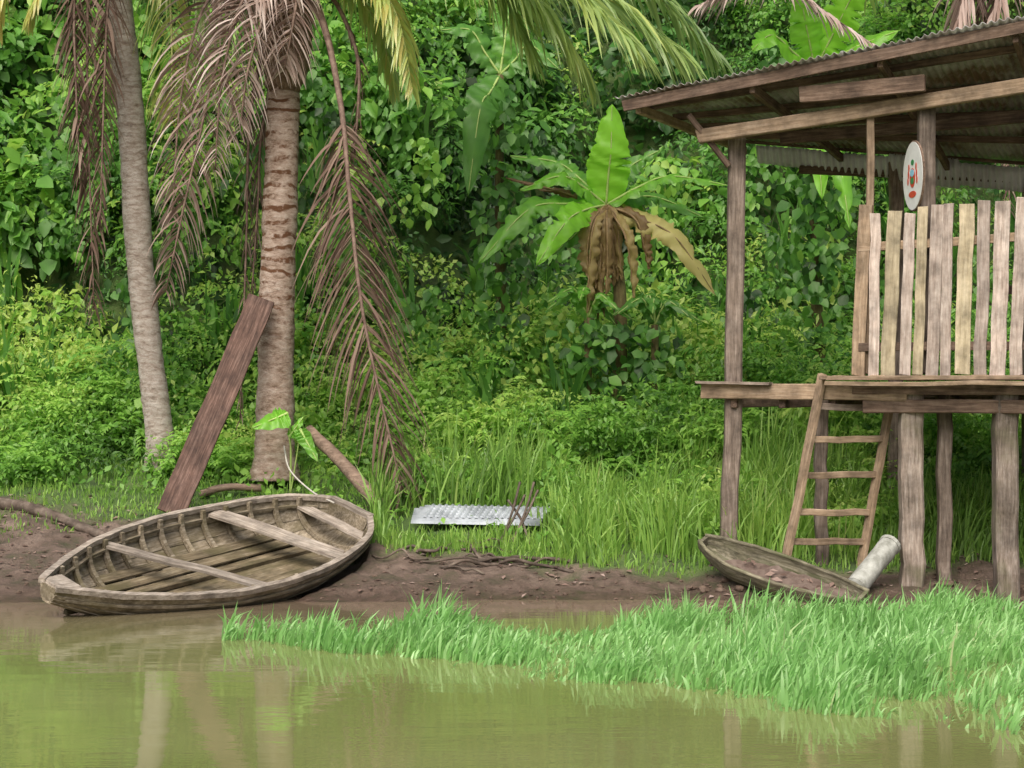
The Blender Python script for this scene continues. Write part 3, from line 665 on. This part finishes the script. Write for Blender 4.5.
bigplant(W(815,70,27.2),[
  (W(752,50,26.4),W(772,35,26.6),.5,.7,(0,-.8,.7)),(W(860,-20,26.6),W(845,10,26.8),.6,.9,(0,-1,.3)),
  (W(900,30,26.6),W(860,45,26.8),.5,.6,(0,-.8,.7)),(W(800,-10,26.6),W(805,20,26.8),.5,.75,(0,-1,.2)),
  (W(822,200,26.3),W(818,130,26.4),.45,.75,(0,-1,.2)),(W(850,230,26.0),W(838,150,26.2),.4,.6,(0,-1,.2)),
  (W(770,110,26.6),W(790,80,26.8),.4,.5,(0,-.8,.7))],110)

ta=empty('taro_plant'); bb=Bag(); tx=W(290,470,23.9); tb0=Vector((tx.x,23.9,gz(tx.x,23.9)))
for tip,mid,w,tint in [(W(252,428,23.5),W(276,418,23.6),.36,.6),(W(318,462,23.5),W(306,440,23.6),.20,.5),(W(304,416,23.7),W(294,430,23.7),.16,.6)]:
    st=tb0; m0=mid.lerp(tip,-.5)
    tube('stalk',[st,st.lerp(m0,.6)+Vector((.02,0,.08)),m0],.010,M_rib,ta,6,10)
    bleaf(bb,[m0,m0.lerp(mid,.5),mid,tip],w,(0,-.8,.8),tint,parent=ta,mat=M_rib,rips=0,tear=.02)
bb.make('leaves',G_ban,ta)

# ---------------------------------------------------------------- leaning plank, logs, stakes
pl=beam('leaning_plank',W(170,514,23.1),W(262,299,24.05),.33,.06,M_plank,up=(.15,-1,.3),jit=.005,segs=10)
tube('fallen_log',[W(309,430,23.9),W(345,466,23.4),W(380,506,22.9)],lambda t:.07+.015*t,M_log,None,12,16,.05)
lx=[W(-60,514,23.4),W(20,522,23.0),W(112,540,22.3)]
for p in lx: p.z=gz(p.x,p.y)+.03
tube('driftwood_log',lx,lambda t:.09-.04*t,M_root,None,10,20,.10)
sx=W(290,500,22.75)
tube('mooring_stake',[(sx.x,22.75,gz(sx.x,22.75)-.1),(sx.x-.01,22.75,gz(sx.x,22.75)+.14)],.07,M_log,None,10,6,.04)
tube('fallen_branch',[(W(200,480,23.9).x,23.9,gz(-3.7,23.9)+.05),(W(225,470,23.9).x,23.9,gz(-3.4,23.9)+.13),(W(262,462,23.9).x,23.9,gz(-3,23.9)+.1)],.045,M_log,None,8,10,.08)
rt=empty('root_tangle')
for k in range(16):
    x0=random.uniform(-1.5,.0); y0=random.uniform(21.3,21.9); L0=random.uniform(.3,.9); a=random.uniform(-.7,.7)
    P=[]
    for s in range(5):
        xx=x0+L0*s/4*math.cos(a)+random.gauss(0,.04); yy=y0+L0*s/4*math.sin(a)*.6+random.gauss(0,.04)
        P.append((xx,yy,gz(xx,yy)+.01+(.07*random.random() if 0<s<4 else 0)))
    tube('root',P,random.uniform(.008,.020),M_root,rt,7,14,.08)
for a,b in [((520,482),(500,528)),((538,490),(510,525)),((508,500),(530,528)),((534,482),(512,532)),((525,495),(498,520))]:
    A=W(a[0],a[1],22.3);B=W(b[0],b[1],22.1); B.z=gz(B.x,B.y)
    tube('root',[A,A.lerp(B,.5)+Vector((.03,0,.03)),B],.014,M_root,rt,7,10,.08)
def rocks(name,pts,mat):
    import bmesh
    bm=bmesh.new()
    for x,y,r in pts:
        z=gz(x,y)
        geo=bmesh.ops.create_icosphere(bm,subdivisions=2,radius=r)
        for v in geo['verts']:
            v.co*= 1+random.uniform(-.15,.15); v.co.z*=.6; v.co+=Vector((x,y,z+r*.15))
    me=bpy.data.meshes.new(name); bm.to_mesh(me); bm.free(); me.materials.append(mat)
    link(bpy.data.objects.new(name,me))
M_clod=plain('mud_clod',(.06,.04,.03),(.16,.11,.08),12,.7,.5)
pts=[]
while len(pts)<260:
    x_,y_=random.uniform(-6,6.5),random.uniform(20.25,22.4)
    q=bl@Vector((x_,y_,0))
    if -.2<q.x<LB+.2 and abs(q.y)<1.05: continue
    if y_>float(mudline(x_)): continue
    pts.append((x_,y_,random.uniform(.008,.03)))
rocks('mud_clods',pts+[(random.uniform(4.5,6),random.uniform(20.2,20.9),random.uniform(.04,.09)) for _ in range(12)]
      +[(random.uniform(1.6,2.4),random.uniform(20.5,21),random.uniform(.03,.07)) for _ in range(8)],M_clod)
lb=Bag(); n=1300; x=rng.uniform(-6,6,n); y=rng.uniform(20.4,23.8,n); z=g(x,y)+.012
q=bl[1][0]*x+bl[1][1]*y+bl[1][3]; q0=bl[0][0]*x+bl[0][1]*y+bl[0][3]; ok=~((np.abs(q)<1)&(q0>0)&(q0<LB))&~on_sheets(x,y); x,y,z=x[ok],y[ok],z[ok]; n=len(x)
v,f=inst(T_small,np.stack([x,y,z],-1),rng.normal(size=(n,3))*np.array([1,1,.1]),rng.normal(size=(n,3))*.2+np.array([0,0,1.]),rng.uniform(.03,.11,n))
lb.add(v,f,np.repeat(rng.uniform(.0,.75,n),5)); lb.make('leaf_litter',G_dead)

# corrugated sheets lying on the bank
cs=empty('roofing_sheets')
for k in range(4):
    o=Vector((.04*k,.02*k,.016*k+.02))
    a=Vector((-1.12+.02*k,22.95,0));bq=Vector((.34,22.85,0)); cc=Vector((.31-.03*k,22.42,0)); d=Vector((-1.14,22.50,0))
    for p,dz in ((a,.11),(bq,.11),(cc,.09),(d,.09)): p.z=max(gz(p.x,p.y),.235*(p.y-20.25))+dz
    corrugated('sheet',a+o,bq+o,cc+o,d+o,M_sheet,cs,period=.075,amp=.012,rows=6) if k==3 else corrugated('sheet',d+o,a+o,bq+o,cc+o,M_sheet,cs,period=.085,amp=.012,rows=6)

# ---------------------------------------------------------------- boats
def hull(parent,L,bw,dep,sheer,mats,planks=5,ns=30,thick=.02,step=.014,end=.0,flat=.75):
    def sec(t,a):
        B=np.interp(t,*bw); D=np.interp(t,*dep); S=np.interp(t,*sheer)
        ang=a*math.pi/2
        return B*math.cos(ang)**flat, S-D*math.sin(ang)**1.0
    for side in (1,-1):
        for k in range(planks):
            a0=k/planks; a1=(k+1)/planks; V=[];Fc=[]
            for i in range(ns+1):
                t=i/ns
                for a,off in ((a0-.01 if k else 0,step),((a0+a1)/2,step*.5),(a1+.02 if k<planks-1 else 1,0)):
                    a=min(a,1); v,w=sec(t,a); 
                    V.append((L*t,side*(v+off*(0 if a>=1 else 1)),w-(off*.4)))
            for i in range(ns):
                for j in range(2):
                    q=(i*3+j,i*3+j+1,(i+1)*3+j+1,(i+1)*3+j); Fc.append(q if side>0 else tuple(reversed(q)))
            ob=pymesh('hull_plank',V,Fc,mats,parent); so=ob.modifiers.new('s','SOLIDIFY'); so.thickness=thick; so.offset=0
    return sec
boat=empty('rowing_boat',BM)
dep=([0,.1,.3,.6,.9,1],[.16,.30,.42,.46,.40,.28]); sh=([0,.15,.4,.7,.9,1],[.12,.05,.0,.0,.05,.08])
sec=hull(boat,LB,bw,dep,sh,M_boat)
for s in (1,-1):
    P=[(LB*t,s*(np.interp(t,*bw)+.012),np.interp(t,*sh)+.012) for t in np.linspace(0,1,16)]
    tube('gunwale',P,.045,M_rail,boat,4,48,.05,0,sq=.8,smooth=False)
    P=[(LB*t,s*(np.interp(t,*bw)+.010),np.interp(t,*sh)-.10) for t in np.linspace(.02,.99,16)]
    tube('rubbing_strake',P,.022,M_boat,boat,4,48,0,0,sq=.8,smooth=False)
    P=[(LB*t,s*(np.interp(t,*bw)-.06),np.interp(t,*sh)-.08) for t in np.linspace(.06,.97,16)]
    tube('inwale',P,.022,M_boat,boat,4,48,.03,0,sq=.8,smooth=False)
def endboard(t,name,th):
    V=[];n=8
    pr=[sec(t,a) for a in np.linspace(0,1,n)]
    pts=[(v,w) for v,w in pr]+[(-v,w) for v,w in reversed(pr[:-1])]
    for dx in (-th/2,th/2): V+=[(LB*t+dx,p[0],p[1]) for p in pts]
    m=len(pts); Fc=[tuple(range(m)),tuple(reversed(range(m,2*m)))]+[(i,(i+1)%m,m+(i+1)%m,m+i) for i in range(m)]
    pymesh(name,V,Fc,M_boat,boat)
endboard(.995,'transom',.05); endboard(.008,'bow_board',.06)
beam('bow_breasthook',(.02,0,.125),(.28,0,.10),.30,.03,M_rail,boat)
beam('stern_cap',(LB*1.0,-.30,.10),(LB*1.0,.30,.10),.09,.05,M_rail,boat)
for t in (.10,.17,.24,.31,.38,.45,.52,.59,.66,.73,.80,.87,.93):
    for s in (1,-1):
        P=[]
        for a in np.linspace(0.02,1,8):
            v,w=sec(t,a); P.append((LB*t,s*max(0,v-.035),w+.035))
        tube('rib',P,.034,M_boat,boat,4,14,0,0,sq=.9,smooth=False)
def thwart(t,t2,w=.17):
    ya=np.interp(t,*bw)-.03; yb_=np.interp(t2,*bw)-.03
    beam('thwart',(LB*t,ya,-.03),(LB*t2,-yb_,-.03),w,.035,M_rail,boat)
thwart(.32,.50,.13); thwart(.70,.80,.24); thwart(.94,.94,.16)
for yy in (-.42,-.25,-.08,.09,.26,.42):
    beam('floor_board',(LB*.14+abs(yy)*1.1,yy,-.30+.15*abs(yy)),(LB*.90-abs(yy)*.4,yy,-.33+.15*abs(yy)),.15,.02,M_boatin,boat)
beam('keelson',(LB*.06,0,-.22),(LB*.95,0,-.30),.06,.05,M_boatin,boat)
R0=boat.matrix_world@Vector((LB*.97,.15,.12))
tube('mooring_rope',[R0,R0.lerp(W(292,478,23.0),.5)-Vector((0,0,.02)),W(290,470,23.2),W(284,446,24.1)],.010,M_rope,None,6,24)

# dugout canoe
cb=W(702,543,21.0); ce=W(864,596,20.0); cu=ce-cb; LC=cu.length
canoe=empty('dugout_canoe',frame(cu,(-.45,-.85,-.45),cb))
bw2=([0,.08,.25,.5,.8,1],[.06,.15,.24,.26,.20,.10]); dp2=([0,.2,.6,1],[.12,.24,.26,.16]); sh2=([0,.2,.6,1],[.06,0,-.02,0])
sec2=hull(canoe,LC,bw2,dp2,sh2,M_canoe,planks=7,step=.002,thick=.035)
for s in (1,-1):
    tube('canoe_rim',[(LC*t,s*(np.interp(t,*bw2)),np.interp(t,*sh2)) for t in np.linspace(0,1,12)],.022,M_canoe,canoe,6,30,.08)
for t,nm in ((.01,'canoe_bow'),(.99,'canoe_stern')):
    pr=[sec2(t,a) for a in np.linspace(0,1,6)]; pts=[(v,w) for v,w in pr]+[(-v,w) for v,w in reversed(pr[:-1])]
    V=[]
    for dx in (-.02,.02): V+=[(LC*t+dx,p[0],p[1]) for p in pts]
    m=len(pts); pymesh(nm,V,[tuple(range(m)),tuple(reversed(range(m,2*m)))]+[(i,(i+1)%m,m+(i+1)%m,m+i) for i in range(m)],M_canoe,canoe)
M_silt=plain('canoe_silt',(.09,.06,.048),(.18,.135,.11),9,.6,.5)
Vs=[];Fs=[];ns=20
for i in range(ns+1):
    t=.08+.86*i/ns; bwt=np.interp(t,*bw2)*.80
    for j in range(5): Vs.append((LC*t,(j/2-1)*bwt,-.13+random.gauss(0,.015)-.03*math.sin(t*6)))
for i in range(ns):
    for j in range(4): a=i*5+j; Fs.append((a,a+1,a+6,a+5))
pymesh('silt',Vs,Fs,M_silt,canoe,True)
lf=Bag(); n=26
P=np.array([(LC*random.uniform(.15,.85),random.uniform(-.15,.15),-.10) for _ in range(n)])
v,f=inst(T_small,P,rng.normal(size=(n,3))*np.array([1,1,.1]),rng.normal(size=(n,3))*.3+np.array([0,0,1.]),rng.uniform(.05,.12,n))
lf.add(v,f,np.repeat(rng.uniform(0,.6,n),5)); lf.make('fallen_leaves',G_dead,canoe)

# foam float: a fat rounded billet tipped up on its end
fb=empty('foam_float')
A=W(857,586,20.35); Bq=W(889,546,20.75); d_=Bq-A
tube('body',[A-d_*.02,A+d_*.05,A+d_*.5,A+d_*.95,Bq+d_*.02],lambda t:.112 if .06<t<.94 else .098,M_foam,fb,14,24,.025,smooth=True)
tube('rim',[Bq+d_*.0,Bq+d_*.06],.12,M_foam,fb,14,3,.01,smooth=False)

# ---------------------------------------------------------------- stilt house
H=empty('stilt_house')
A0=Vector((2.34,21.7,0)); FD=Vector((2.69,-1.3,0)).normalized(); BD=Vector((-FD.y,FD.x,0))
def hp(s,d,z): 
    p=A0+FD*s+BD*d; return Vector((p.x,p.y,z))
def S_at(px):
    k=(px-512)/2000; return (k*A0.y-A0.x)/(FD.x-k*FD.y)
def post(s,d,z1,w=.16,mat=M_post,name='post',z0=None,lean=0):
    p=hp(s,d,0); zz=gz(p.x,p.y)-.25 if z0 is None else z0
    return beam(name,(p.x,p.y,zz),(p.x+lean,p.y,z1),w,w,mat,H,jit=.010,segs=10)
s815=S_at(817); s865=S_at(866); s915=S_at(911); s1005=S_at(1005)
DZ=2.30; LEN=6.4
M_gpost=wood('grey_post_wood',(.09,.07,.05),(.24,.19,.155),(.39,.335,.29),grain=14,moss=(.12,.12,.06))
post(0,0,4.98,.18,M_post,lean=.12)
post(s815,.15,DZ-.1,.13)
post(s915,0,DZ-.1,.23,M_gpost); post(s915+.28,.25,DZ-.1,.14,M_post)
post(s1005,0,DZ-.1,.23,M_gpost)
for s in (4.7,6.2): post(s,0,5.2 if s>6 else DZ-.1,.22)
for s in (1.0,2.6,4.2,6.2): post(s,3.2,5.0-.12*s,.16)
beam('floor_beam',hp(-.25,.0,DZ-.17)-BD*.12,hp(s915,0,DZ-.19)-BD*.12,.10,.17,M_tan,H)
beam('floor_beam',hp(s865-.1,-.13,DZ-.145),hp(LEN,-.13,DZ-.145),.10,.13,M_dark,H)
beam('floor_beam',hp(-.1,3.2,DZ-.2),hp(LEN,3.2,DZ-.2),.10,.16,M_dark,H)
for s in np.arange(0.1,LEN,.55): beam('joist',hp(s,-.10,DZ-.30 if s<s865 else DZ-.32),hp(s,3.3,DZ-.3),.07,.12,M_dark,H)
beam('cross_beam',hp(s865,-.1,DZ-.33),hp(LEN,-.1,DZ-.33),.12,.14,M_dark,H)
s=s865-.35; 
while s<LEN:
    w=random.uniform(.13,.19); beam('floor_board',hp(s,-.32+random.uniform(-.05,.04),DZ-.035+random.gauss(0,.004)),hp(s,3.3,DZ-.035),w-.012,.04,M_tan,H,segs=2); s+=w
for k,(q,zz) in enumerate([(0,-.02),(.06,-.075)]):
    beam('front_board',hp(s865-.32,-.36-.05*k,DZ+zz-.02),hp(LEN,-.36-.05*k,DZ+zz-.02),.05,.045,M_tan,H,jit=.006,segs=10)
beam('ledge_board',hp(-.28,-.18,DZ-.08),hp(.55,-.18,DZ-.10),.14,.03,M_post,H)
s=s865-.02; k=0
beam('corner_post',hp(s865-.02,-.26,DZ-.02),hp(s865+.07,-.26,4.06),.14,.05,M_tan,H,up=-BD)
s+=.13
while s<LEN:
    w=random.uniform(.105,.16); zt=3.94+.075*(s-s865)+random.gauss(0,.02)
    mt=M_slat2 if (k<4 and k%2==1) or random.random()<.10 else M_slat
    beam('slat',hp(s+w/2,-.30,DZ-.02+random.gauss(0,.008)),hp(s+w/2+random.gauss(.05,.012),-.30,zt),w,.024,mt,H,up=-BD,jit=.005,segs=6)
    s+=w+random.uniform(.018,.045); k+=1
beam('rail',hp(s865,-.265,DZ+.28),hp(LEN,-.265,DZ+.28),.045,.09,M_dark,H)
beam('rail',hp(s865,-.265,3.62),hp(LEN,-.265,3.80),.045,.09,M_tan,H)
pA=S_at(874); pB=S_at(929)
beam('upper_post',hp(pA,-.2,DZ),hp(pA+.02,-.2,5.08),.075,.07,M_tan,H)
beam('upper_post',hp(pB,-.12,DZ),hp(pB,-.12,5.18),.17,.14,M_post,H)
beam('upper_post',hp(5.0,-.12,DZ),hp(5.0,-.12,5.4),.15,.14,M_post,H)
beam('plate_beam',hp(-.25,-.24,4.86),hp(LEN,-.24,5.50),.10,.15,M_tan,H,jit=.006)
beam('plate_beam',hp(-.2,3.2,4.85),hp(LEN,3.2,4.25),.10,.10,M_dark,H)
F1=Vector((1.11,21.6,5.29)); F2=Vector((5.04,19.7,5.83)); fd=(F2-F1); F3=F1+fd*1.75
R1=Vector((2.75,25.1,5.28)); R3=Vector((9.3,21.9,4.30))
def roofmat():
    m,nt,b=newmat('aged_roofing_iron'); L=nt.links
    tc=N(nt,'ShaderNodeTexCoord'); n=N(nt,'ShaderNodeTexNoise'); n.inputs['Scale'].default_value=1.6; n.inputs['Detail'].default_value=8; n.inputs['Roughness'].default_value=.7
    L.new(tc.outputs['Object'],n.inputs[0]); r=ramp(nt,[(.40,(.15,.09,.06)),(.50,(.31,.28,.265)),(.68,(.54,.54,.55))]); L.new(n.outputs[0],r.inputs[0]); L.new(r.outputs[0],b.inputs['Base Color'])
    b.inputs['Roughness'].default_value=.5; b.inputs['Metallic'].default_value=.15
    return m
M_roof=roofmat()
M_rearlit=plain('rearlit_roofing_iron',(.42,.42,.43),(.62,.63,.66),2,.5,.05,.4,.1)  # paler iron: light reaching the rear underside is put into the colour
corrugated('roof_sheet',F1,F3,R3,R1,M_roof,H,period=.085,amp=.014,rows=10,thick=.004,sag=.006)
def rp(u,v,dz=0): 
    p=(F1*(1-u)+F3*u)*(1-v)+(R1*(1-u)+R3*u)*v; return p+Vector((0,0,dz))
beam('fascia',rp(.01,.015,-.085),rp(1,.015,-.085),.035,.12,M_dark,H,jit=.006,segs=10)
for v in (.14,.36,.56,.76): beam('purlin',rp(.02,v,-.06),rp(1,v,-.06),.06,.075,M_dark,H,jit=.006)
beam('purlin',rp(.02,.97,-.04),rp(1,.97,-.04),.04,.04,M_dark,H,jit=.003)
for u_ in (.03,.2,.38,.56,.74,.92): beam('rafter',rp(u_,.03,-.145),rp(u_,.97,-.145),.06,.10,M_dark if u_>.1 else M_tan,H,jit=.006)
beam('tie_beam',hp(S_at(812),-.42,5.22),hp(S_at(935),-.42,5.26),.07,.17,M_dark,H)
beam('tie_beam',hp(S_at(745),1.2,4.98),hp(LEN,1.2,5.2),.07,.14,M_dark,H)
beam('brace',hp(.05,-.1,4.55),hp(-.32,-.35,5.1),.05,.06,M_dark,H)
corrugated('lit_rear_strip',rp(.05,.965,-.07),rp(1,.965,-.07),rp(1,.985,-.50),rp(.05,.985,-.28),M_rearlit,H,period=.085,amp=.016,rows=3)  # strip under the rear roof edge, coloured bright as if lit from behind
beam('rear_rail',hp(2.2,3.15,3.3),hp(LEN,3.15,3.3),.05,.1,M_dark,H)

# ladder
LD=empty('wooden_ladder')
la0=W(781,566,20.95); la0.z=gz(la0.x,la0.y)-.03; la1=W(823,374,21.05)
lb0=W(860,545,21.3); lb0.z=gz(lb0.x,lb0.y)+.0; lb1=W(893,390,21.2)
beam('stile',la0,la1,.12,.05,M_tan,LD,up=(0.9,.4,0)); beam('stile',lb0,lb1,.11,.05,M_tan,LD,up=(.9,.4,0))
for z in (512,476,440,406,542):
    def at(a,b,py):
        return min((a.lerp(b,t/200) for t in range(201)),key=lambda p:abs(384-(p.z-CH)/p.y*2000-py))
    beam('rung',at(la0,la1,z),at(lb0,lb1,z+random.uniform(-2,2)),.05,.07,M_tan if z!=406 else M_post,LD,jit=.004)

# oval crest sign
def oval(name,rx,rz,y0,th,mat,parent,cx=0,cz=0,n=40,k=1.0):
    V=[]
    for yy in (y0,y0-th): 
        for i in range(n): 
            a=2*math.pi*i/n; V.append((cx+rx*math.cos(a),yy,cz+rz*math.sin(a)))
    Fc=[tuple(reversed(range(n))),tuple(range(n,2*n))]+[(i,(i+1)%n,n+(i+1)%n,n+i) for i in range(n)]
    return pymesh(name,V,Fc,mat,parent)
sc_=W(915,176,20.65); nv=Vector((-.985,-.17,0)).normalized()
yl=-nv; xl=Vector((yl.y,-yl.x,0))
sg=empty('oval_crest_sign',Matrix(((xl.x,yl.x,0,sc_.x),(xl.y,yl.y,0,sc_.y),(0,0,1,sc_.z),(0,0,0,1))))
oval('rim',.285,.365,0,.02,M_dark,sg); oval('face',.272,.352,-.021,.005,M_signw,sg)
oval('red_ribbon',.10,.035,-.027,.003,M_signr,sg,0,-.19); oval('shield',.075,.10,-.027,.003,M_signr,sg,0,-.02)
oval('shield_field',.055,.038,-.031,.003,M_signb,sg,0,.03); oval('shield_base',.045,.034,-.031,.003,M_signg,sg,0,-.05)
oval('wreath',.04,.03,-.027,.003,M_signg,sg,0,.14)
for s_ in (-1,1):
    for k in range(3): oval('flag',.018,.04,-.027,.003,M_signr,sg,s_*(.10+.012*k),.09-.07*k,12)

# ---------------------------------------------------------------- light, sky, camera
w=bpy.data.worlds.new('World'); scene.world=w; w.use_nodes=True; nt=w.node_tree
bg=nt.nodes['Background']; sk=nt.nodes.new('ShaderNodeTexSky'); sk.sky_type='NISHITA'; sk.sun_disc=False
EL=math.radians(50); AZ=math.radians(195)
sk.sun_elevation=EL; sk.sun_rotation=AZ; sk.dust_density=5; sk.air_density=1.0
nt.links.new(sk.outputs[0],bg.inputs[0]); bg.inputs[1].default_value=.15
sd=bpy.data.lights.new('sun','SUN'); sd.energy=3.8; sd.angle=math.radians(55); sd.color=(1,.965,.90)
so=bpy.data.objects.new('sun',sd); link(so)
dirv=Vector((math.sin(AZ)*math.cos(EL),math.cos(AZ)*math.cos(EL),math.sin(EL)))
so.rotation_euler=dirv.to_track_quat('Z','Y').to_euler()
cd=bpy.data.cameras.new('camera'); cd.lens=36*2000/1024; cd.sensor_width=36; cd.clip_end=1000
co=bpy.data.objects.new('camera',cd); link(co); co.location=(0,0,CH); co.rotation_euler=(math.pi/2,0,0)
scene.camera=co
scene.view_settings.view_transform='Standard'; scene.view_settings.look='None'; scene.view_settings.exposure=0
